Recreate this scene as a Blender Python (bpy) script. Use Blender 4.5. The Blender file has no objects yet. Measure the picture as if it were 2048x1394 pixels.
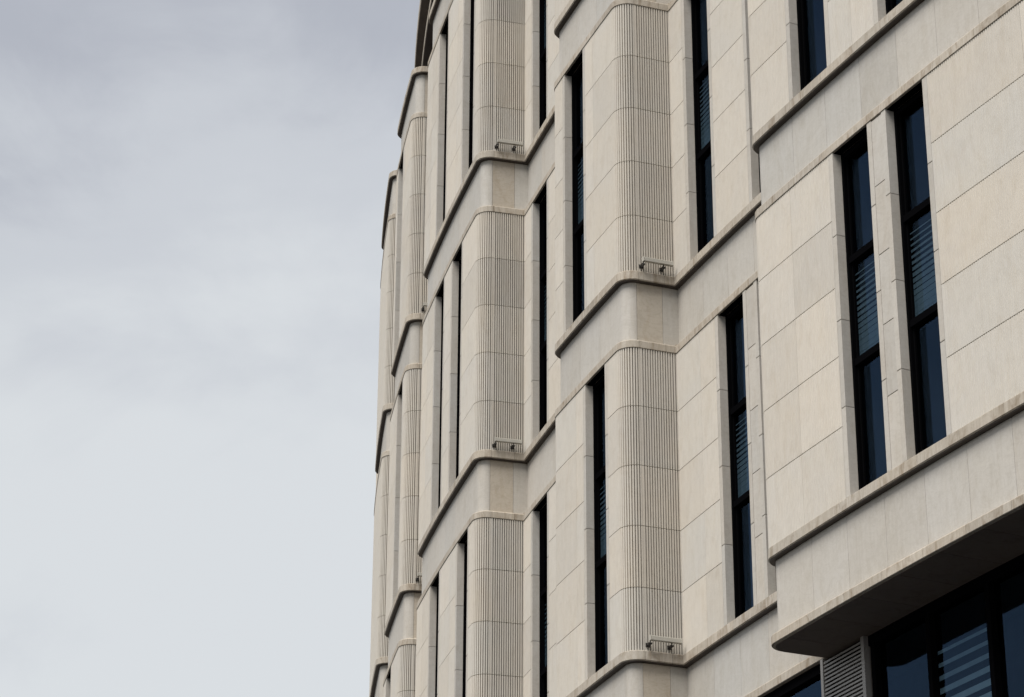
import bpy, math, random
from mathutils import Matrix, Vector
R_ = math.radians
random.seed(7)
scene = bpy.context.scene
COL = scene.collection

# ------------------------------------------------------------------ camera
EYE = 1.6
F_PX, PITCH, ROLL = 5246.37, 0.429354, 0.004909
cam = bpy.data.cameras.new('camera'); cam_o = bpy.data.objects.new('camera', cam); COL.objects.link(cam_o)
cam.sensor_width = 36.0; cam.lens = 36.0 * F_PX / 2048.0; cam.clip_start = 0.5; cam.clip_end = 5000
_X = Vector((1, 0, 0)); _U = Vector((0, -math.sin(PITCH), math.cos(PITCH))); _F = Vector((0, math.cos(PITCH), math.sin(PITCH)))
_r = _X * math.cos(ROLL) + _U * math.sin(ROLL); _u = _U * math.cos(ROLL) - _X * math.sin(ROLL)
M = Matrix.Identity(4)
for i in range(3):
    M[i][0] = _r[i]; M[i][1] = _u[i]; M[i][2] = -_F[i]
M[2][3] = EYE
cam_o.matrix_world = M
scene.camera = cam_o

# ------------------------------------------------------------------ light
SUN_AZ_FROM = Vector((-0.66, -0.75, 0)).normalized()      # horizontal direction the light comes from
SUN_EL = R_(58)
world = bpy.data.worlds.new('World'); scene.world = world; world.use_nodes = True
nt = world.node_tree; nt.nodes.clear()
def N(t, kind, **kw):
    n = t.nodes.new(kind)
    for k, v in kw.items(): setattr(n, k, v)
    return n
wo = N(nt, 'ShaderNodeOutputWorld'); bg = N(nt, 'ShaderNodeBackground'); bg.inputs['Strength'].default_value = 0.1
sky = N(nt, 'ShaderNodeTexSky', sky_type='NISHITA', sun_disc=False)
sky.sun_elevation = SUN_EL; sky.sun_rotation = math.atan2(SUN_AZ_FROM.x, SUN_AZ_FROM.y)
tc = N(nt, 'ShaderNodeTexCoord')
def wnoise(scale, sx, sy, sz, detail, rough, dist, loc=(0, 0, 0)):
    mp = N(nt, 'ShaderNodeMapping'); mp.inputs['Scale'].default_value = (sx, sy, sz); mp.inputs['Location'].default_value = loc
    nt.links.new(tc.outputs['Generated'], mp.inputs['Vector'])
    no = N(nt, 'ShaderNodeTexNoise'); no.inputs['Scale'].default_value = scale; no.inputs['Detail'].default_value = detail
    no.inputs['Roughness'].default_value = rough; no.inputs['Distortion'].default_value = dist
    nt.links.new(mp.outputs['Vector'], no.inputs['Vector']); return no
n1 = wnoise(3.2, 1.0, 0.8, 2.6, 4, 0.5, 0.6, (0.62, 0.3, 0.35))
n2 = wnoise(9.0, 1.0, 0.8, 1.5, 7, 0.60, 0.35, (2.3, 0.0, 1.1))
sep = N(nt, 'ShaderNodeSeparateXYZ'); nt.links.new(tc.outputs['Generated'], sep.inputs['Vector'])
def wmath(op, a, b, c=None):
    m = N(nt, 'ShaderNodeMath', operation=op)
    for i, v in enumerate((a, b, c)):
        if v is None: continue
        if isinstance(v, (int, float)): m.inputs[i].default_value = v
        else: nt.links.new(v, m.inputs[i])
    return m.outputs[0]
elev = N(nt, 'ShaderNodeMapRange'); elev.inputs['From Min'].default_value = 0.385; elev.inputs['From Max'].default_value = 0.535
nt.links.new(sep.outputs['Z'], elev.inputs['Value'])
a1 = wmath('MULTIPLY_ADD', n1.outputs['Fac'], 1.25, -0.62)
a2 = wmath('MULTIPLY_ADD', n2.outputs['Fac'], 0.90, -0.45)
s1 = wmath('ADD', elev.outputs[0], a1); s2 = wmath('ADD', s1, a2)
cr = N(nt, 'ShaderNodeValToRGB'); nt.links.new(s2, cr.inputs['Fac'])
cr.color_ramp.interpolation = 'EASE'
e = cr.color_ramp.elements
e[0].position = 0.0; e[0].color = (0.700, 0.725, 0.742, 1)
e[1].position = 1.0; e[1].color = (0.447, 0.467, 0.517, 1)
m_ = cr.color_ramp.elements.new(0.5); m_.color = (0.598, 0.622, 0.656, 1)
mul = N(nt, 'ShaderNodeMix', data_type='RGBA', blend_type='MULTIPLY'); mul.inputs['Factor'].default_value = 1
SKY_GAIN = 3.16
nt.links.new(cr.outputs['Color'], mul.inputs['A']); mul.inputs['B'].default_value = (SKY_GAIN, SKY_GAIN, SKY_GAIN, 1)
mix = N(nt, 'ShaderNodeMix', data_type='RGBA'); mix.inputs['Factor'].default_value = 0.97
nt.links.new(sky.outputs['Color'], mix.inputs['A']); nt.links.new(mul.outputs['Result'], mix.inputs['B'])
nt.links.new(mix.outputs['Result'], bg.inputs['Color']); nt.links.new(bg.outputs[0], wo.inputs['Surface'])

sun = bpy.data.lights.new('sun', 'SUN'); sun.energy = 1.5; sun.angle = R_(36); sun.color = (1.0, 0.965, 0.92)
sun_o = bpy.data.objects.new('sun', sun); COL.objects.link(sun_o)
_from = SUN_AZ_FROM * math.cos(SUN_EL) + Vector((0, 0, math.sin(SUN_EL)))
sun_o.rotation_euler = (-_from).to_track_quat('-Z', 'Y').to_euler(); sun_o.location = (-30, 10, 60)

scene.view_settings.view_transform = 'Standard'; scene.view_settings.look = 'None'
scene.view_settings.exposure = 1.665; scene.view_settings.gamma = 1.0; scene.view_settings.use_curve_mapping = False
scene.render.engine = 'CYCLES'
scene.cycles.max_bounces = 6; scene.cycles.diffuse_bounces = 3; scene.cycles.glossy_bounces = 3
scene.cycles.filter_width = 1.5

# ------------------------------------------------------------------ materials
def newmat(name):
    m = bpy.data.materials.new(name); m.use_nodes = True; t = m.node_tree
    return m, t, t.nodes['Principled BSDF']
def lk(t, a, b): t.links.new(a, b)
def noise(t, vec, scale, detail=5, rough=0.55, dist=0.0):
    n = N(t, 'ShaderNodeTexNoise'); n.inputs['Scale'].default_value = scale; n.inputs['Detail'].default_value = detail
    n.inputs['Roughness'].default_value = rough; n.inputs['Distortion'].default_value = dist
    lk(t, vec, n.inputs['Vector']); return n.outputs['Fac']
def ramp(t, fac, stops):
    r = N(t, 'ShaderNodeValToRGB'); lk(t, fac, r.inputs['Fac']); el = r.color_ramp.elements
    el[0].position, el[0].color = stops[0][0], (*stops[0][1], 1)
    el[1].position, el[1].color = stops[-1][0], (*stops[-1][1], 1)
    for p, c in stops[1:-1]:
        x = el.new(p); x.color = (*c, 1)
    return r.outputs['Color']
def mixc(t, fac, a, b, mode='MIX'):
    m = N(t, 'ShaderNodeMix', data_type='RGBA', blend_type=mode)
    for key, v in (('Factor', fac), ('A', a), ('B', b)):
        if isinstance(v, (int, float)): m.inputs[key].default_value = v
        elif isinstance(v, tuple): m.inputs[key].default_value = (*v, 1)
        else: lk(t, v, m.inputs[key])
    return m.outputs['Result']
def mapped(t, scale):
    c = N(t, 'ShaderNodeTexCoord'); m = N(t, 'ShaderNodeMapping'); m.inputs['Scale'].default_value = scale
    lk(t, c.outputs['Object'], m.inputs['Vector']); return m.outputs['Vector']

def stone(name, base, alt, streak, stain, stain_amt, rough=0.8, vein=0.0):
    m, t, b = newmat(name)
    p1 = mapped(t, (1, 1, 1)); pv = mapped(t, (7, 7, 0.5)); ps = mapped(t, (2.2, 2.2, 0.7))
    big = noise(t, p1, 0.9, 4, 0.55, 0.4); mid = noise(t, p1, 5.5, 7, 0.68, 0.8); fine = noise(t, p1, 60, 4, 0.65)
    col = mixc(t, ramp(t, big, [(0.35, (0, 0, 0)), (0.65, (1, 1, 1))]), base, alt)
    col = mixc(t, 1.0, col, ramp(t, mid, [(0.3, (0.945, 0.94, 0.93)), (0.5, (1, 1, 1)), (0.72, (1.03, 1.03, 1.025))]), 'MULTIPLY')
    col = mixc(t, 1.0, col, ramp(t, fine, [(0.3, (0.94, 0.94, 0.94)), (0.7, (1.04, 1.04, 1.04))]), 'MULTIPLY')
    if streak:
        col = mixc(t, streak, col, ramp(t, noise(t, pv, 3.0, 6, 0.6), [(0.35, (0.86, 0.84, 0.80)), (0.6, (1.03, 1.03, 1.03))]), 'MULTIPLY')
    if stain_amt:
        st = noise(t, ps, 1.7, 8, 0.7, 1.2)
        col = mixc(t, mixc(t, 1.0, ramp(t, st, [(0.50, (0, 0, 0)), (0.70, (1, 1, 1))]), (stain_amt,) * 3, 'MULTIPLY'), col, stain, 'MULTIPLY')
    if vein:
        w = N(t, 'ShaderNodeTexNoise'); w.inputs['Scale'].default_value = 2.4; w.inputs['Detail'].default_value = 6
        w.inputs['Distortion'].default_value = 2.6; lk(t, mapped(t, (1, 1, 1.6)), w.inputs['Vector'])
        col = mixc(t, vein, col, ramp(t, w.outputs['Fac'], [(0.44, (1, 1, 1)), (0.5, (0.80, 0.78, 0.75)), (0.56, (1, 1, 1))]), 'MULTIPLY')
    oi = N(t, 'ShaderNodeObjectInfo')
    tint = ramp(t, oi.outputs['Random'], [(0.0, (0.90, 0.892, 0.88)), (0.3, (1.0, 0.975, 0.94)), (0.55, (0.96, 0.965, 0.965)), (0.8, (1.04, 1.015, 0.98)), (1.0, (0.985, 0.985, 0.985))])
    col = mixc(t, 1.0, col, tint, 'MULTIPLY')
    lk(t, col, b.inputs['Base Color']); b.inputs['Roughness'].default_value = rough
    b.inputs['Specular IOR Level'].default_value = 0.25
    bp = N(t, 'ShaderNodeBump'); bp.inputs['Strength'].default_value = 0.25; bp.inputs['Distance'].default_value = 0.004
    lk(t, fine, bp.inputs['Height']); lk(t, bp.outputs['Normal'], b.inputs['Normal'])
    return m
def plain(name, col, rough=0.6, metal=0.0, spec=0.5, var=0.0):
    m, t, b = newmat(name); b.inputs['Roughness'].default_value = rough; b.inputs['Metallic'].default_value = metal
    b.inputs['Specular IOR Level'].default_value = spec; b.inputs['Base Color'].default_value = (*col, 1)
    if var:
        c = ramp(t, noise(t, mapped(t, (1, 1, 1)), 6, 6, 0.65, 0.5), [(0.3, tuple(x * (1 - var) for x in col)), (0.7, tuple(x * (1 + var) for x in col))])
        lk(t, c, b.inputs['Base Color'])
    return m
MAT = {}
MAT['reed'] = stone('reeded_limestone', (0.555, 0.519, 0.461), (0.540, 0.512, 0.466), 0.22, (0.84, 0.79, 0.72), 0.35, 0.85)
MAT['smooth'] = stone('smooth_limestone', (0.486, 0.467, 0.435), (0.474, 0.452, 0.413), 0.28, (0.86, 0.83, 0.78), 0.5, 0.7, 0.25)
MAT['beige'] = stone('beige_limestone', (0.480, 0.432, 0.365), (0.455, 0.412, 0.352), 0.1, (0.84, 0.79, 0.72), 0.6, 0.7, 0.45)
MAT['trim'] = stone('weathered_limestone', (0.480, 0.440, 0.382), (0.430, 0.388, 0.330), 0.95, (0.52, 0.44, 0.36), 0.85, 0.75, 0.3)
MAT['jamb'] = stone('jamb_limestone', (0.500, 0.477, 0.438), (0.482, 0.455, 0.412), 0.2, (0.85, 0.80, 0.74), 0.4, 0.75, 0.3)
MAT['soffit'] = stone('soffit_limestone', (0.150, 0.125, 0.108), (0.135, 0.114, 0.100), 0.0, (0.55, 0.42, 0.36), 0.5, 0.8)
MAT['brown_strip'] = plain('dark_brown_strip', (0.060, 0.048, 0.040), 0.55, 0.0, 0.3, var=0.2)  # thin dark brown strip lining the undersides of ledges and attic cornices
MAT['joint'] = plain('dark_joint_backing', (0.05, 0.044, 0.038), 0.95, var=0.1)  # dark backing wall that shows through the open joints
MAT['black'] = plain('black_aluminium', (0.003, 0.003, 0.0035), 0.7, 0.0, 0.0)
MAT['inside'] = plain('dark_interior', (0.018, 0.019, 0.022), 0.9, var=0.2)
MAT['frit'] = plain('grey_frit_print', (0.085, 0.106, 0.114), 0.6, 0.0, 0.0, var=0.08)
MAT['frit2'] = plain('pale_frit_print', (0.20, 0.25, 0.265), 0.6, 0.0, 0.0, var=0.08)
MAT['curtain'] = plain('grey_curtain', (0.09, 0.10, 0.12), 0.9, var=0.2)
MAT['alu'] = plain('grey_aluminium', (0.32, 0.305, 0.285), 0.5, 0.0, 0.5, var=0.06)
MAT['lamp'] = plain('lamp_housing_grey', (0.42, 0.40, 0.35), 0.45, 0.0, 0.5, var=0.08)
MAT['bracket'] = plain('dark_lamp_bracket', (0.022, 0.019, 0.016), 0.5)
MAT['attic'] = plain('attic_panel', (0.16, 0.155, 0.165), 0.35, 0.0, 0.5, var=0.1)
MAT['bronze'] = plain('brown_bronze_column', (0.085, 0.072, 0.062), 0.5, 0.0, 0.4, var=0.12)
MAT['roof'] = plain('roof_gravel', (0.18, 0.17, 0.16), 0.95, var=0.2)
MAT['ground'] = plain('dark_paving', (0.032, 0.030, 0.028), 0.9, var=0.25)
# coated window glass: Fresnel mix of a blue-tinted mirror and a dark tinted transparent sheet
def glass(name, refl, tint, ior=1.52):
    m, t, b = newmat(name); t.nodes.remove(b); out = [n for n in t.nodes if n.type == 'OUTPUT_MATERIAL'][0]
    fr = N(t, 'ShaderNodeFresnel'); 
    # the node inverts the index on the inner side of a sheet; undo that so both sides of the thin pane act alike
    ge = N(t, 'ShaderNodeNewGeometry'); mr = N(t, 'ShaderNodeMapRange'); mr.inputs['To Min'].default_value = ior; mr.inputs['To Max'].default_value = 1 / ior
    lk(t, ge.outputs['Backfacing'], mr.inputs['Value']); lk(t, mr.outputs[0], fr.inputs['IOR'])
    gl = N(t, 'ShaderNodeBsdfGlossy'); gl.inputs['Color'].default_value = (*refl, 1); gl.inputs['Roughness'].default_value = 0.0
    tr = N(t, 'ShaderNodeBsdfTransparent'); tr.inputs['Color'].default_value = (*tint, 1)
    mx = N(t, 'ShaderNodeMixShader'); lk(t, fr.outputs[0], mx.inputs[0]); lk(t, tr.outputs[0], mx.inputs[1]); lk(t, gl.outputs[0], mx.inputs[2])
    lk(t, mx.outputs[0], out.inputs['Surface'])
    bp = N(t, 'ShaderNodeBump'); bp.inputs['Strength'].default_value = 0.02; bp.inputs['Distance'].default_value = 0.02
    lk(t, noise(t, mapped(t, (1, 1, 1)), 1.3, 2, 0.4), bp.inputs['Height'])
    lk(t, bp.outputs['Normal'], gl.inputs['Normal'])
    return m
MAT['glass'] = glass('blue_coated_glass', (0.120, 0.205, 0.345), (0.80, 0.86, 0.90), 1.5)

# ------------------------------------------------------------------ geometry helpers
def link(name, me, mat, parent=None):
    o = bpy.data.objects.new(name, me); COL.objects.link(o)
    if mat is not None: me.materials.append(MAT[mat])
    if parent is not None: o.parent = parent
    return o
class MB:
    def __init__(s): s.v = []; s.f = []
    def add(s, vs, fs):
        k = len(s.v); s.v += vs; s.f += [tuple(i + k for i in f) for f in fs]
    def build(s, name, mat, parent=None, kind=None):
        me = bpy.data.meshes.new(name); me.from_pydata(s.v, [], s.f); me.update()
        o = link(name, me, mat, parent)
        if kind: o['kind'] = kind
        return o

CX, CY = 96.480787, 77.432122           # centre of the curved facade
RP, DEP, RHO = 100.658112, 1.043256, 0.32
RR = RP - DEP
DEG = math.radians(1) * RP              # metres per degree on the outer face
B1 = 19.645407 + EYE                    # underside of lintel course below cornice 1
H = 7.22                                # storey module
COURSE = 1.136
def bz(k): return B1 + (1 - k) * H
LINT, LEDGE0, LEDGE1 = 0.19, 1.36, 1.54  # above bz: top of lintel, bottom and top of sill ledge
SET = 0.10                              # frieze set back

def er(a): return (math.cos(a), math.sin(a))
class Bay:
    outer = True
    def __init__(s, aL, aR):
        s.aL, s.aR = R_(aL), R_(aR)
        rc = RP - RHO; d = math.asin(RHO / rc); s.rt = math.sqrt(rc * rc - RHO * RHO)
        s.c1, s.c2 = s.aL + d, s.aR - d
        s.l0 = s.rt - RR; s.lf = RHO * (math.pi / 2 + d); s.la = RP * (s.c2 - s.c1)
        s.b = [0, s.l0, s.l0 + s.lf, s.l0 + s.lf + s.la, s.l0 + 2 * s.lf + s.la, 2 * s.l0 + 2 * s.lf + s.la]
        s.L = s.b[5]
    def at(s, q, off=0.0):
        b = s.b
        if q < b[1]:
            x = er(s.aL); n = (math.sin(s.aL), -math.cos(s.aL)); r = RR + q
            P = (CX + x[0] * r, CY + x[1] * r)
        elif q < b[2]:
            t = s.aL - math.pi / 2 + (q - b[1]) / RHO; n = er(t); x = er(s.c1)
            P = (CX + x[0] * (RP - RHO) + n[0] * RHO, CY + x[1] * (RP - RHO) + n[1] * RHO)
        elif q < b[3]:
            n = er(s.c1 + (q - b[2]) / RP); P = (CX + n[0] * RP, CY + n[1] * RP)
        elif q < b[4]:
            n = er(s.c2 + (q - b[3]) / RHO); x = er(s.c2)
            P = (CX + x[0] * (RP - RHO) + n[0] * RHO, CY + x[1] * (RP - RHO) + n[1] * RHO)
        else:
            x = er(s.aR); n = (-math.sin(s.aR), math.cos(s.aR)); r = s.rt - (q - b[4])
            P = (CX + x[0] * r, CY + x[1] * r)
        return (P[0] + n[0] * off, P[1] + n[1] * off)
    def deep(s, q):
        t = max((s.b[2] - q) / s.lf, (q - s.b[3]) / s.lf); t = min(1.0, max(0.0, t)); return t * t * (3 - 2 * t)
    def s_at(s, ang): return s.b[2] + (R_(ang) - s.c1) * RP
    def samples(s, q0, q1):
        out = {round(q0, 5), round(q1, 5)}
        def seg(lo, hi, st):
            a, c = max(lo, q0), min(hi, q1)
            if c > a:
                n = max(1, math.ceil((c - a) / st))
                for i in range(n + 1): out.add(round(a + (c - a) * i / n, 5))
        b = s.b
        seg(b[1], b[2], 0.02); seg(b[2], b[3], 0.25); seg(b[3], b[4], 0.02)
        return sorted(out)
class Recess:
    outer = False
    def __init__(s, a0, a1):
        s.a0, s.a1 = R_(a0), R_(a1); s.L = RR * (s.a1 - s.a0)
    def at(s, q, off=0.0):
        n = er(s.a0 + q / RR); return (CX + n[0] * (RR + off), CY + n[1] * (RR + off))
    def deep(s, q): return 0.0
    def s_at(s, ang): return (R_(ang) - s.a0) * RR
    def samples(s, q0, q1):
        n = max(1, math.ceil((q1 - q0) / 0.25)); return [q0 + (q1 - q0) * i / n for i in range(n + 1)]

def loft(mb, path, q0, q1, section):
    """closed (off, z) section swept along the plan path"""
    qs = path.samples(q0, q1); n = len(section); vs = []; fs = []
    for q in qs:
        for off, z in section:
            x, y = path.at(q, off); vs.append((x, y, z))
    for i in range(len(qs) - 1):
        for j in range(n):
            a, b = i * n + j, i * n + (j + 1) % n
            fs.append((a, a + n, b + n, b))
    fs.append(tuple(range(n))); fs.append(tuple((len(qs) - 1) * n + j for j in reversed(range(n))))
    mb.add(vs, fs)
def slab(mb, path, q0, q1, o_front, o_back, z0, z1, ch=0.0):
    if ch: sec = [(o_front - ch, z0), (o_front, z0 + ch), (o_front, z1 - ch), (o_front - ch, z1), (o_back, z1), (o_back, z0)]
    else: sec = [(o_front, z0), (o_front, z1), (o_back, z1), (o_back, z0)]
    loft(mb, path, q0, q1, sec)
PITCH_R = 0.0488
def reeds(mb, path, q0, q1, z0, z1):
    """vertically reeded stone: flat ribs with V-like grooves"""
    prof = [(q0, 0.0)]
    k0, k1 = math.ceil((q0 + 0.014) / PITCH_R), math.floor((q1 - 0.014) / PITCH_R)
    for k in range(k0, k1 + 1):
        c = k * PITCH_R; w = path.deep(c)
        d = 0.009 + 0.043 * w; m = 0.0122 - 0.0018 * w; fl = 0.003 + 0.0062 * w
        prof += [(c - m, 0.0), (c - fl, -d), (c + fl, -d), (c + m, 0.0)]
    prof.append((q1, 0.0))
    n = len(prof); vs = []; JG = 0.007
    for z, d in ((z0, JG), (z1, -JG)):
        for q, o in prof: x, y = path.at(q, o); vs.append((x, y, z + (d if o < 0 else 0.0)))
    for z in (z0, z1):
        for q, o in prof: x, y = path.at(q, -0.066); vs.append((x, y, z))
    fs = []
    for i in range(n - 1):
        fs.append((i, i + 1, n + i + 1, n + i))
        fs.append((n + i, n + i + 1, 3 * n + i + 1, 3 * n + i))
        fs.append((i + 1, i, 2 * n + i, 2 * n + i + 1))
    fs.append((0, n, 3 * n, 2 * n)); fs.append((n - 1, 3 * n - 1, 4 * n - 1, 2 * n - 1))
    mb.add(vs, fs)

def px(P):
    d = Vector(P) - Vector((0, 0, EYE)); z = d.dot(_F)
    if z < 1: return (-9999, -9999)
    return (1024 + F_PX * d.dot(_r) / z, 697 - F_PX * d.dot(_u) / z)
def in_view(path, q0, q1, z0, z1, margin=8):
    pts = [px((*path.at(q), z)) for q in (q0, (q0 + q1) / 2, q1) for z in (z0, z1)]
    us = [p[0] for p in pts]; ws = [p[1] for p in pts]
    return max(us) > -margin and min(us) < 2048 + margin and max(ws) > -margin and min(ws) < 1394 + margin
G = 0.003   # half joint

# ------------------------------------------------------------------ setting
gm = MB(); gm.add([(-900, -900, 0), (900, -900, 0), (900, 900, 0), (-900, 900, 0)], [(0, 1, 2, 3)])
ground = gm.build('ground', 'ground'); ground['kind'] = 'structure'

building = bpy.data.objects.new('office_building', None); COL.objects.link(building)
building.location = (0, 0, 0)
building['label'] = 'curved pale limestone office building with stepped bays, fluted corners and tall dark windows'
building['category'] = 'building'

# ------------------------------------------------------------------ windows
JW, JD, WTOP = 0.118, 0.16, 0.0
def build_window(path, wL, wR, k, individual_stripes, has_curtain):
    q0, q1 = path.s_at(wL), path.s_at(wR)
    if path.outer is False: pass
    zt = bz(k); zb = bz(k) - 5 * COURSE + 0.0
    T1, T2 = zt - 1.85, zt - 3.55
    f = MB(); fo, fb = -0.15, -0.33
    st = 0.055
    for a, b in ((q0, q0 + st), (q1 - st, q1)): slab(f, path, a, b, fo, fb, zb, zt)
    for a, b in ((zt - 0.09, zt), (zb, zb + 0.085), (T1 - 0.055, T1 + 0.055), (T2 - 0.055, T2 + 0.055)):
        slab(f, path, q0 + st, q1 - st, fo - 0.012, fb, a, b)
    slab(f, path, q0 + 0.002, q1 - 0.002, -0.03, -0.148, zt - 0.012, zt - 0.001)
    # inner sash rebates
    for a, b in ((zt - 0.09, T1 + 0.055), (T1 - 0.055, T2 + 0.055), (T2 - 0.055, zb + 0.085)):
        for c, d in ((q0 + st, q0 + st + 0.03), (q1 - st - 0.03, q1 - st)):
            slab(f, path, c, d, -0.205, fb, b, a)
    w = f.build('window', 'black', building)
    for a, b in ((T1 + 0.055, zt - 0.09), (T2 + 0.055, T1 - 0.055), (zb + 0.085, T2 - 0.055)):
        g = MB(); slab(g, path, q0 + st + 0.031, q1 - st - 0.031, -0.232, -0.238, a, b); g.build('pane', 'glass', w)
    # printed stripes behind the middle pane: thin at the top, almost closed at the bottom
    za, zc = T2 + 0.06, T1 - 0.06; n = 16; pt = (zc - za) / n
    joined = MB()
    for i in range(n - 1):
        h = pt * (0.16 + 0.80 * min(1.0, ((n - 1.5 - i) / (n - 3)) ** 0.9)) if i < n - 1 else 0
        h = min(h, pt * 0.955)
        z = za + i * pt + pt * 0.02
        if individual_stripes:
            s_ = MB(); slab(s_, path, q0 + st + 0.035, q1 - st - 0.035, -0.2395, -0.2425, z, z + h); s_.build('frit_stripe', 'frit', w)
        else: slab(joined, path, q0 + st + 0.035, q1 - st - 0.035, -0.2395, -0.2425, z, z + h)
    if not individual_stripes:
        joined.build('frit_stripes', 'frit', w, 'stuff')
    r = MB(); a0, b0 = -0.331, -0.85
    slab(r, path, q0, q1, b0, b0 - 0.02, zb, zt)
    slab(r, path, q0 - 0.02, q0, a0, b0, zb, zt); slab(r, path, q1, q1 + 0.02, a0, b0, zb, zt)
    slab(r, path, q0, q1, a0, b0, zt, zt + 0.02); slab(r, path, q0, q1, a0, b0, zb - 0.02, zb)
    r.build('room_lining', 'inside', w)
    if has_curtain:
        for a, b in ((T1 + 0.06, zt - 0.1), (zb + 0.09, T2 - 0.06)):
            c = MB(); w0, w1 = q1 - st - has_curtain, q1 - st - 0.03; m = 14
            vs = []; 
            for i in range(m + 1):
                q = w0 + (w1 - w0) * i / m; x, y = path.at(q, -0.42 + 0.022 * math.sin(i * 1.9)); vs += [(x, y, a), (x, y, b)]
            for i in range(m + 1):
                q = w0 + (w1 - w0) * i / m; x, y = path.at(q, -0.428 + 0.022 * math.sin(i * 1.9)); vs += [(x, y, a), (x, y, b)]
            k_ = 2 * (m + 1)
            fs = [(2 * i, 2 * i + 2, 2 * i + 3, 2 * i + 1) for i in range(m)] + [(k_ + 2 * i + 1, k_ + 2 * i + 3, k_ + 2 * i + 2, k_ + 2 * i) for i in range(m)]
            c.add(vs, fs); c.build('curtain', 'curtain', w)
    return w

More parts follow.
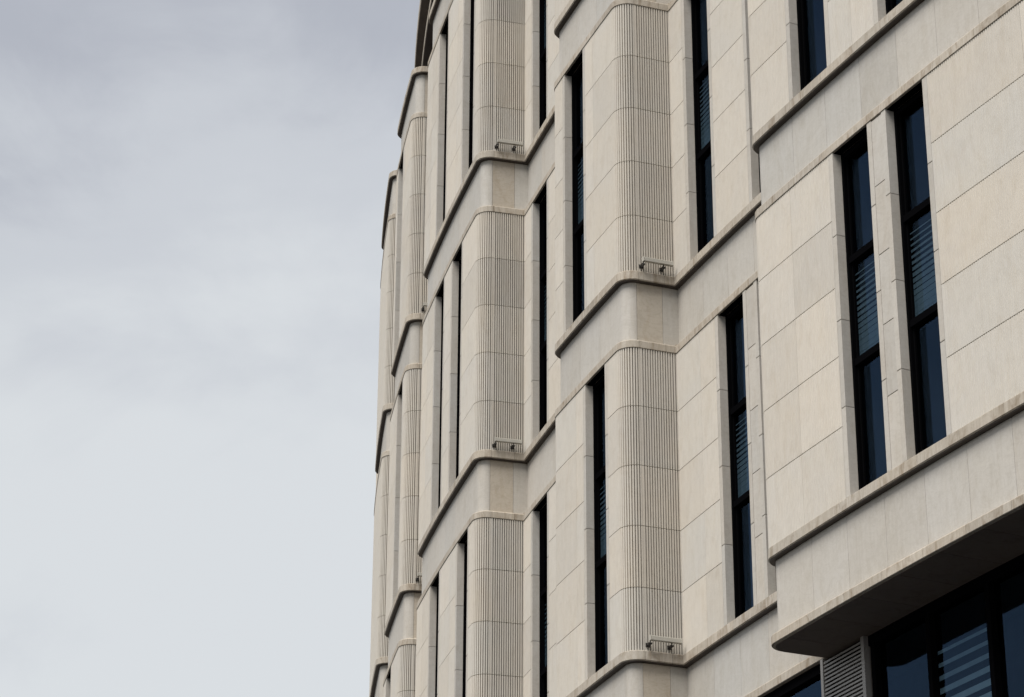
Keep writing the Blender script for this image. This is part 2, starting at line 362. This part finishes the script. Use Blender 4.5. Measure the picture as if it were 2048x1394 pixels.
# ------------------------------------------------------------------ facade pieces
SEAM = 0.583
def build_facade(path, rows, openings, seam0, far=False, detail_from=None):
    """rows: storeys below cornice k; openings[k] = list of (wL, wR, stripes, curtain)"""
    wall = MB(); rest = {m: MB() for m in ('reed', 'smooth', 'beige', 'trim', 'jamb', 'brown_strip')}
    o_wall = bpy.data.objects.new('facade_bay' if path.outer else 'recessed_facade', bpy.data.meshes.new('facade_wall'))
    COL.objects.link(o_wall); o_wall.parent = building
    L = path.L
    if path.outer:
        vis0 = path.b[1]                               # nothing left of this can be seen: the hidden return
        seams_return = [path.b[4] + 0.004, path.b[4] + 0.512]
        fq0, fq1 = path.b[2], path.b[3]
    else:
        vis0 = -1; seams_return = []; fq0, fq1 = 0, L
    def face_seams(shift=0.0):
        r = []; a = seam0 + shift
        while path.s_at(a) > fq0: a -= SEAM
        a += SEAM
        while path.s_at(a) < fq1:
            r.append(path.s_at(a)); a += SEAM
        return [q for q in r if q > fq0 + 0.18 and q < fq1 - 0.06]
    def put(name, mat, builder, q0, q1, z0, z1, minpx=True):
        if far or q1 <= vis0 + 0.01 or not in_view(path, q0, q1, z0, z1): builder(rest[mat])
        else:
            mb = MB(); builder(mb); mb.build(name, mat, o_wall)
    ext = SET
    for k in rows:
        b0 = bz(k)
        # ---- cornice group above this storey: lintel, frieze, ledge
        cuts = sorted([0.0 - (0 if path.outer else 0)] + face_seams() + seams_return + [L])
        for i in range(len(cuts) - 1):
            q0, q1 = cuts[i] + G, cuts[i + 1] - G
            first, last = i == 0, i == len(cuts) - 2
            e0 = q0 - (0.30 if first else 0); e1 = q1 + (0.30 if last else 0)
            # lintel course with sloped top
            def lint(mb, q0=q0, q1=q1, last=last):
                loft(mb, path, q0, q1, [(-0.33, b0), (0.004, b0), (0.012, b0 + 0.008), (0.012, b0 + 0.135), (0.002, b0 + 0.15), (-0.06, b0 + 0.18), (-SET + 0.004, b0 + LINT), (-0.33, b0 + LINT)])
                if last and path.outer: slab(mb, path, q1, L + 0.3, -0.002, -0.328, b0 + 0.001, b0 + LINT - 0.002)
            put('lintel_stone', 'trim', lint, q0, q1, b0, b0 + LINT)
            def fri(mb, q0=e0 if first else q0, q1=e1 if last else q1):
                q0 = max(q0, -SET) if first else q0; q1 = min(q1, L + SET) if last else q1
                slab(mb, path, q0, q1, -SET, -0.2, b0 + LINT + 0.001, b0 + LEDGE0 - 0.015, 0.003)
            put('frieze_panel', 'beige' if (path.outer and abs(cuts[i] - seams_return[0]) < 1e-6) else 'smooth', fri, q0, q1, b0 + LINT, b0 + LEDGE0)
            def led(mb, q0=q0, q1=q1, last=last):
                loft(mb, path, q0, q1, [(-0.35, b0 + LEDGE0), (-0.004, b0 + LEDGE0), (0.012, b0 + LEDGE0 + 0.016), (0.012, b0 + LEDGE1 - 0.012), (0.0, b0 + LEDGE1), (-0.35, b0 + LEDGE1)])
                if last and path.outer: slab(mb, path, q1, L + 0.3, -0.002, -0.348, b0 + LEDGE0 + 0.001, b0 + LEDGE1 - 0.002)
            put('ledge_stone', 'trim', led, q0, q1, b0 + LEDGE0, b0 + LEDGE1)
        def und(mb): slab(mb, path, -SET + 0.02 if path.outer else -0.02, L + SET - 0.02 if path.outer else L + 0.02, -0.012, -SET - 0.03, b0 + LEDGE0 - 0.014, b0 + LEDGE0 - 0.0015)
        put('underside_strip', 'brown_strip', und, vis0 + 0.02 if path.outer else 0, L, b0 + LEDGE0 - 0.02, b0 + LEDGE0)
        slab(wall, path, -SET, L + SET, -0.198, -0.37, b0 + 0.012, b0 + LEDGE1 - 0.012)
        if k == 2: continue
        # ---- storey wall
        ops = openings.get(k, []); spans = []; cur = 0.0; left_open = False
        for (wL, wR, *_r2) in ops:
            a, c = path.s_at(wL), path.s_at(wR)
            spans.append((cur, a - JW, left_open, True)); cur = c + JW; left_open = True
            for (j0, j1) in ((a - JW, a), (c, c + JW)):
                for m in range(4):
                    z0, z1 = b0 - (m + 1) * 1.42, b0 - m * 1.42
                    z0 += 0.005 if m < 3 else 0.002; z1 -= 0.005 if m else 0.002
                    def jam(mb, j0=j0, j1=j1, z0=z0, z1=z1): slab(mb, path, j0 + G * (j0 != a - JW or 1), j1 if j0 == a - JW else j1 - G, 0.0, -JD, z0, z1, 0.004)
                    def jam2(mb, j0=j0, j1=j1, z0=z0, z1=z1): slab(mb, path, j0, j1 - G, 0.0, -JD, z0, z1, 0.004)
                    put('jamb_stone', 'jamb', jam if j0 == a - JW else jam2, j0, j1, z0, z1)
                # rear of the jamb
                slab(wall, path, j0 - 0.05 if j0 == a - JW else j0 + 0.012, j1 - 0.012 if j0 == a - JW else j1 + 0.05, -JD + 0.002, -0.365, b0 - 5 * COURSE + 0.004, b0 + 0.02)
        spans.append((cur, L, left_open, False))
        for (q0, q1, lo, ro) in spans:
            if q1 - q0 < 0.03: continue
            slab(wall, path, q0 - 0.0, q1 + 0.0, -0.070, -0.14, b0 - 5 * COURSE + 0.004, b0 + 0.02)
            narrow = (q1 - q0) < 0.42
            inner = [c for c in face_seams() if q0 + 0.25 < c < q1 - 0.25]
            if len(inner) > 1: inner = inner[1::2] if (k % 2) else inner[0::2]
            cuts = [q0] + inner + [c for c in seams_return[:1] if q0 < c < q1] + [q1]
            for m in range(5):
                z1 = b0 - m * COURSE - 0.0055 * (m > 0) - (0.004 if m == 0 else 0); z0 = b0 - (m + 1) * COURSE + 0.0055 * (m < 4) + 0.001 * (m == 4)
                for i in range(len(cuts) - 1):
                    c0, c1 = cuts[i] + (0.0026 if (i > 0 or lo) else 0.0), cuts[i + 1] - (0.0026 if (i < len(cuts) - 2 or ro) else 0.0)
                    if narrow:
                        put('plain_panel', 'jamb', lambda mb, c0=c0, c1=c1, z0=z0, z1=z1: slab(mb, path, c0, c1, -0.004, -0.055, z0, z1 - (0.02 if z1 > b0 - 0.1 else 0), 0.003), c0, c1, z0, z1)
                    else:
                        put('reeded_panel', 'reed', lambda mb, c0=c0, c1=c1, z0=z0, z1=z1: reeds(mb, path, c0, c1, z0, z1), c0, c1, z0, z1)
        for (wL, wR, stripes, cur_) in ops:
            build_window(path, wL, wR, k, stripes, cur_)
    me = o_wall.data; me.from_pydata(wall.v, [], wall.f); me.update(); me.materials.append(MAT['joint'])
    names = {'reed': 'reeded_stonework', 'smooth': 'frieze_stonework', 'beige': 'frieze_stonework', 'trim': 'ledge_stonework', 'jamb': 'jamb_stonework', 'brown_strip': 'underside_strip'}
    for m, mb in rest.items():
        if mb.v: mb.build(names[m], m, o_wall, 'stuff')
    return o_wall

aG, aF, aE, aD, aA, aB = (-182.5, -178.2), (-176.05, -173.25), (-172.085, -169.95), (-168.66, -164.98), (-161.99, -159.84), (-156.96, -149.6)
bays = dict(G=Bay(*aG), F=Bay(*aF), E=Bay(*aE), D=Bay(*aD), A=Bay(*aA), B=Bay(*aB))
rec = dict(R5=Recess(aG[1], aF[0]), R4=Recess(aF[1], aE[0]), R3=Recess(aE[1], aD[0]), R2=Recess(aD[1], aA[0]), R1=Recess(aA[1], aB[0]), R0=Recess(aB[1], -146.0))
OP = {
 'B': {1: [(-155.434, -154.870, True, 0.30), (-154.578, -154.022, True, 0.34)],
       0: [(-156.055, -155.449, True, 0.0), (-154.595, -154.02, False, 0.0), (-152.3, -151.73, False, 0)],},
 'R1': {1: [(-158.828, -158.259, True, 0.0), (-157.959, -157.39, False, 0.0)],
        0: [(-159.428, -158.856, True, 0.25), (-157.977, -157.40, False, 0.0)]},
 'A': {1: [(-160.904, -160.346, True, 0.0)], 0: [(-161.50, -160.909, True, 0.0)], -1: [(-160.904, -160.346, False, 0)]},
 'R2': {1: [(-164.598, -163.986, False, 0.0)], 0: [(-164.602, -163.990, False, 0.0)], -1: [(-164.606, -163.994, False, 0.0)]},
 'D': {0: [(-167.544, -166.976, False, 0), (-166.443, -165.900, False, 0)],
       1: [(-167.539, -166.967, False, 0), (-165.910, -165.380, False, 0)],
       -1: [(-167.560, -166.976, False, 0), (-165.945, -165.368, False, 0)]},
 'E': {0: [(-170.90, -170.38, False, 0)], -1: [(-171.60, -170.98, False, 0)], 1: [(-171.516, -170.95, False, 0)]},
}
SM = {'B': -155.02, 'R1': -158.68, 'A': -160.605, 'R2': -164.41, 'D': -165.74, 'E': -170.7}
for nm in ('B', 'A', 'D', 'E'):
    build_facade(bays[nm], (-1, 0, 1, 2), OP[nm], SM[nm])
for nm in ('R1', 'R2'):
    build_facade(rec[nm], (-1, 0, 1, 2), OP[nm], SM[nm])
for nm, pth, sm in (('F', bays['F'], -174.0), ('G', bays['G'], -179.0), ('R5', rec['R5'], -177.0), ('R4', rec['R4'], -172.6), ('R3', rec['R3'], -169.4), ('R0', rec['R0'], -149.0)):
    build_facade(pth, (-1, 0, 1, 2), {}, sm, far=True)

# ------------------------------------------------------------------ set-back attic, roof and rear
class Ring:
    outer = True
    def __init__(s, a0, a1, r): s.a0, s.a1, s.r = R_(a0), R_(a1), r; s.L = r * (s.a1 - s.a0)
    def at(s, q, off=0.0):
        n = er(s.a0 + q / s.r); return (CX + n[0] * (s.r + off), CY + n[1] * (s.r + off))
    def s_at(s, ang): return (R_(ang) - s.a0) * s.r
    def samples(s, q0, q1):
        n = max(1, math.ceil((q1 - q0) / 0.4)); return [q0 + (q1 - q0) * i / n for i in range(n + 1)]
att = Ring(-182.5, -146.0, RP - 1.55)
z_top = bz(-1) + LEDGE1
m = MB(); slab(m, att, 0, att.L, 0.0, -0.3, z_top, bz(-2) + LEDGE1); m.build('attic_wall', 'attic', building)
m = MB()
q = att.s_at(-178)
while q < att.s_at(-158):
    slab(m, att, q, q + 0.10, 0.06, 0.001, z_top, bz(-2)); q += 1.02
m.build('attic_mullions', 'black', building, 'stuff')
m = MB(); slab(m, att, 0, att.L, 0.50, -0.2, bz(-2) - 0.10, bz(-2) + 0.14, 0.02); m.build('attic_cornice', 'trim', building)
m = MB(); slab(m, att, 0, att.L, 0.475, 0.002, bz(-2) - 0.115, bz(-2) - 0.101); m.build('underside_strip', 'brown_strip', building)
m = MB(); slab(m, att, 0, att.L, 0.02, -0.1, bz(-2) + 0.14, bz(-2) + LEDGE0 - 0.202); m.build('attic_frieze', 'smooth', building)
m = MB(); slab(m, att, 0, att.L, 0.66, -0.4, bz(-2) + LEDGE0 - 0.2, bz(-2) + LEDGE1, 0.02); m.build('roof_cornice', 'trim', building)
m = MB(); slab(m, att, 0, att.L, 0.635, 0.022, bz(-2) + LEDGE0 - 0.215, bz(-2) + LEDGE0 - 0.201); m.build('underside_strip', 'brown_strip', building)
rp = MB(); core = Ring(-182.5, -146.0, RP - 1.0)
slab(rp, core, 0, core.L, 0.6, -14, z_top - 0.16, z_top - 0.06); rp.build('terrace_roof', 'roof', building)
core2 = Ring(-182.5, -146.0, RP - 1.9)
rp = MB(); slab(rp, core2, 0, core2.L, 0.0, -13, bz(-2) + 1.2, bz(-2) + 1.3); rp.build('roof', 'roof', building)
rp = MB(); slab(rp, Ring(-182.5, -146, RP - 15), 0, Ring(-182.5, -146, RP - 15).L, 0, -0.3, 0, bz(-2) + LEDGE1); rp.build('rear_wall', 'smooth', building)
for a in (-182.55, -146.0):
    rg = Ring(a, a + 0.05, RP - 1.0); rp = MB(); slab(rp, rg, 0, rg.L, 0.0, -14.3, 0, bz(-2) + 1.2); rp.build('end_wall', 'smooth', building)

# ------------------------------------------------------------------ open ground storey below cornice 2
Z2 = bz(2)
def outline_r(a):
    """outer radius of the stepped plan at angle a (degrees)"""
    t = R_(a)
    for b in bays.values():
        if b.aL <= t <= b.aR:
            d = min(t - b.aL, b.aR - t) * RP
            if d < RHO:
                return RP - RHO + math.sqrt(max(0.0, RHO * RHO - (RHO - d) ** 2))
            return RP
    return RR
back = MB(); sof_rest = MB(); RB = RP - 1.27
def soffit_piece(mb, a0, a1, r_in, inset=0.06):
    n = max(2, math.ceil((a1 - a0) / 0.012)) if True else 2
    vs = []; fs = []
    for i in range(n + 1):
        a = a0 + (a1 - a0) * i / n; ro = outline_r(a) - inset; x = er(R_(a))
        for z in (Z2 - 0.005, Z2 + 0.05):
            vs += [(CX + x[0] * ro, CY + x[1] * ro, z), (CX + x[0] * r_in, CY + x[1] * r_in, z)]
    for i in range(n):
        k = 4 * i
        fs += [(k + 1, k, k + 4, k + 5), (k + 2, k + 3, k + 7, k + 6), (k, k + 2, k + 6, k + 4), (k + 3, k + 1, k + 5, k + 7)]
    fs += [(0, 1, 3, 2), (4 * n + 1, 4 * n, 4 * n + 2, 4 * n + 3)]
    mb.add(vs, fs)
edges = []
def span(a0, a1, start, far):
    a = start; cuts = [a0]
    while a < a1 - 0.05:
        if a > a0 + 0.05: cuts.append(a)
        a += SEAM
    cuts.append(a1)
    for i in range(len(cuts) - 1):
        c0, c1 = cuts[i] + 0.0025, cuts[i + 1] - 0.0025
        if far: soffit_piece(sof_rest, c0, c1, RB)
        else:
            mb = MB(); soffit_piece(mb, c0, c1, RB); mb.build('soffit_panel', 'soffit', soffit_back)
bk = MB(); slab(bk, Ring(-182.5, -146, RP - 1.44), 0, Ring(-182.5, -146, RP - 1.44).L, 0, -1.0, Z2 + 0.055, Z2 + 0.14)
soffit_back = bk.build('soffit', 'joint', building)
span(aB[0], aB[1], -156.60, False); span(aA[1], aB[0], -159.26, False)
for nm, (a0, a1) in (('A', aA), ('D', aD), ('E', aE), ('F', aF), ('G', aG)): span(a0, a1, a0, True)
for a0, a1 in ((aG[1], aF[0]), (aF[1], aE[0]), (aE[1], aD[0]), (aD[1], aA[0]), (aB[1], -146)): span(a0, a1, a0, True)
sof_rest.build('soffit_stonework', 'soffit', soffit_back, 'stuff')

gl = Ring(-182.5, -146.0, RP - 1.155)
MW = 0.855
mull = [-155.35 + MW * i for i in range(-30, 11)]
first = True
gw = MB()
slab(gw, gl, 0, gl.L, 0.05, -0.12, Z2 - 0.16, Z2 - 0.007)          # head of the glazing
slab(gw, gl, 0, gl.L, 0.05, -0.12, 0.0, 0.25)
for a in mull:
    qq = gl.s_at(a)
    if 0.1 < qq < gl.L - 0.1: slab(gw, gl, qq - 0.05, qq + 0.05, 0.07, -0.14, 0.25, Z2 - 0.16)
for z in (3.2, 6.6, 10.0): slab(gw, gl, 0, gl.L, 0.045, -0.1, z - 0.05, z + 0.05)
shop = gw.build('lobby_glazing', 'black', building)
for i in range(len(mull) - 1):
    q0, q1 = gl.s_at(mull[i]) + 0.052, gl.s_at(mull[i + 1]) - 0.052
    if q0 < 0 or q1 > gl.L: continue
    for z0, z1 in ((0.25, 3.15), (3.25, 6.55), (6.65, 9.95), (10.05, Z2 - 0.16)):
        g = MB(); slab(g, gl, q0, q1, -0.03, -0.037, z0, z1); g.build('pane', 'glass', shop)
    if i in (30, 27):
        n = 14; pt = 0.184; zz = Z2 - 0.73
        for j in range(n):
            h = 0.050 + 0.011 * min(j, 9)
            s_ = MB(); slab(s_, gl, q0 + 0.01, q1 - 0.01, -0.0390, -0.0420, zz - j * pt - h, zz - j * pt); s_.build('frit_stripe', 'frit2', shop)
ib = MB(); slab(ib, gl, 0, gl.L, -1.2, -1.25, 0, Z2 - 0.008); slab(ib, gl, 0, gl.L, -0.15, -1.2, Z2 - 0.1, Z2 - 0.008); ib.build('lobby_lining', 'inside', shop)

# louvred service panel and its bronze column
lv = Recess(-157.03, -156.285)
lm = MB()
slab(lm, lv, 0, 0.075, 0.02, -0.08, 0.0, Z2 - 0.006); slab(lm, lv, lv.L - 0.085, lv.L, 0.02, -0.08, 0.0, Z2 - 0.006)
slab(lm, lv, 0.075, lv.L - 0.085, -0.14, -0.16, 0.0, Z2 - 0.006)
louvre = lm.build('louvre_panel', 'alu', building)
rest = MB(); z = Z2 - 0.03; j = 0
while z > 0.3:
    sec = [(-0.006, z - 0.062), (0.004, z - 0.062), (0.004, z - 0.032), (-0.062, z), (-0.070, z - 0.008), (-0.006, z - 0.040)]
    if j < 30:
        mb = MB(); loft(mb, lv, 0.078, lv.L - 0.088, sec); mb.build('louvre_slat', 'alu', louvre)
    else: loft(rest, lv, 0.078, lv.L - 0.088, sec)
    z -= 0.062; j += 1
rest.build('louvre_slats', 'alu', louvre, 'stuff')
cm = MB(); slab(cm, lv, lv.L - 0.22, lv.L + 0.02, -0.081, -0.20, 0.0, Z2 - 0.006, 0.004); slab(cm, lv, 0.0, 0.2, -0.081, -0.20, 0.0, Z2 - 0.006, 0.004)
cm.build('column', 'bronze', building)

# ------------------------------------------------------------------ linear floodlights on the fluted returns
def box(mb, o, X, Y, Z, x0, x1, y0, y1, z0, z1, ch=0.0):
    """box in a local frame; ch = chamfer of the long edges along X"""
    if ch: sec = [(y0 + ch, z0), (y1 - ch, z0), (y1, z0 + ch), (y1, z1 - ch), (y1 - ch, z1), (y0 + ch, z1), (y0, z1 - ch), (y0, z0 + ch)]
    else: sec = [(y0, z0), (y1, z0), (y1, z1), (y0, z1)]
    n = len(sec); vs = []
    for x in (x0, x1):
        for y, z in sec: vs.append(tuple(o[i] + X[i] * x + Y[i] * y + Z[i] * z for i in range(3)))
    fs = [(j, (j + 1) % n, n + (j + 1) % n, n + j) for j in range(n)] + [tuple(reversed(range(n))), tuple(range(n, 2 * n))]
    mb.add(vs, fs)
def cyl(mb, o, X, Y, Z, c, r, h0, h1, n=12):
    """cylinder along X"""
    vs = []
    for x in (h0, h1):
        for i in range(n):
            t = 2 * math.pi * i / n; y, z = c[0] + r * math.cos(t), c[1] + r * math.sin(t)
            vs.append(tuple(o[k] + X[k] * x + Y[k] * y + Z[k] * z for k in range(3)))
    mb.add(vs, [(i, (i + 1) % n, n + (i + 1) % n, n + i) for i in range(n)] + [tuple(reversed(range(n))), tuple(range(n, 2 * n))])
LIGHTS = [
 ('A', 1, 'linear floodlight across the flutes of the middle bay, halfway up the picture'),
 ('A', 2, 'lowest linear floodlight, at the foot of the nearest fluted corner near the bottom edge'),
 ('D', 0, 'uppermost linear floodlight, across fluted corner of the bay left of centre'),
 ('D', 1, 'lower linear floodlight on the fluted corner of the bay left of centre'),
 ('E', 0, 'half-hidden floodlight tucked behind the bay edge, upper of two far ones'),
 ('E', 1, 'half-hidden floodlight tucked behind the bay edge, lower of two far ones'),
]
for nm, k, label in LIGHTS:
    b = bays[nm]; x = er(b.aR); X = (-x[0], -x[1], 0); Y = (-math.sin(b.aR), math.cos(b.aR), 0); Z = (0, 0, 1)
    r0 = RP - 0.375; zl = bz(k) + LEDGE1
    o = (CX + x[0] * r0, CY + x[1] * r0, zl)
    t = bpy.data.objects.new('floodlight', None); COL.objects.link(t); t.location = o
    t['label'] = label; t['category'] = 'floodlight'; t['group'] = 'linear floodlights on the fluted corners'
    z3 = (0.0, 0.0, 0.0)
    mb = MB(); box(mb, z3, X, Y, Z, 0, 0.57, 0.085, 0.155, 0.150, 0.232, 0.008); hs = mb.build('housing', 'lamp', t)
    mb = MB(); box(mb, z3, X, Y, Z, -0.010, 0.0, 0.080, 0.160, 0.145, 0.237, 0.008); box(mb, z3, X, Y, Z, 0.57, 0.58, 0.080, 0.160, 0.145, 0.237, 0.008); mb.build('end_cap', 'lamp', hs)
    for xc in (-0.005, 0.395):
        mb = MB()
        box(mb, z3, X, Y, Z, xc - 0.032, xc + 0.048, 0.001, 0.012, 0.060, 0.135, 0.003)
        box(mb, z3, X, Y, Z, xc - 0.022, xc - 0.010, 0.012, 0.125, 0.080, 0.110)
        box(mb, z3, X, Y, Z, xc + 0.022, xc + 0.034, 0.012, 0.125, 0.080, 0.110)
        cyl(mb, z3, X, Y, Z, (0.118, 0.098), 0.014, xc - 0.026, xc + 0.038)
        box(mb, z3, X, Y, Z, xc + 0.000, xc + 0.013, 0.110, 0.130, 0.09, 0.150)
        mb.build('bracket', 'bracket', t)
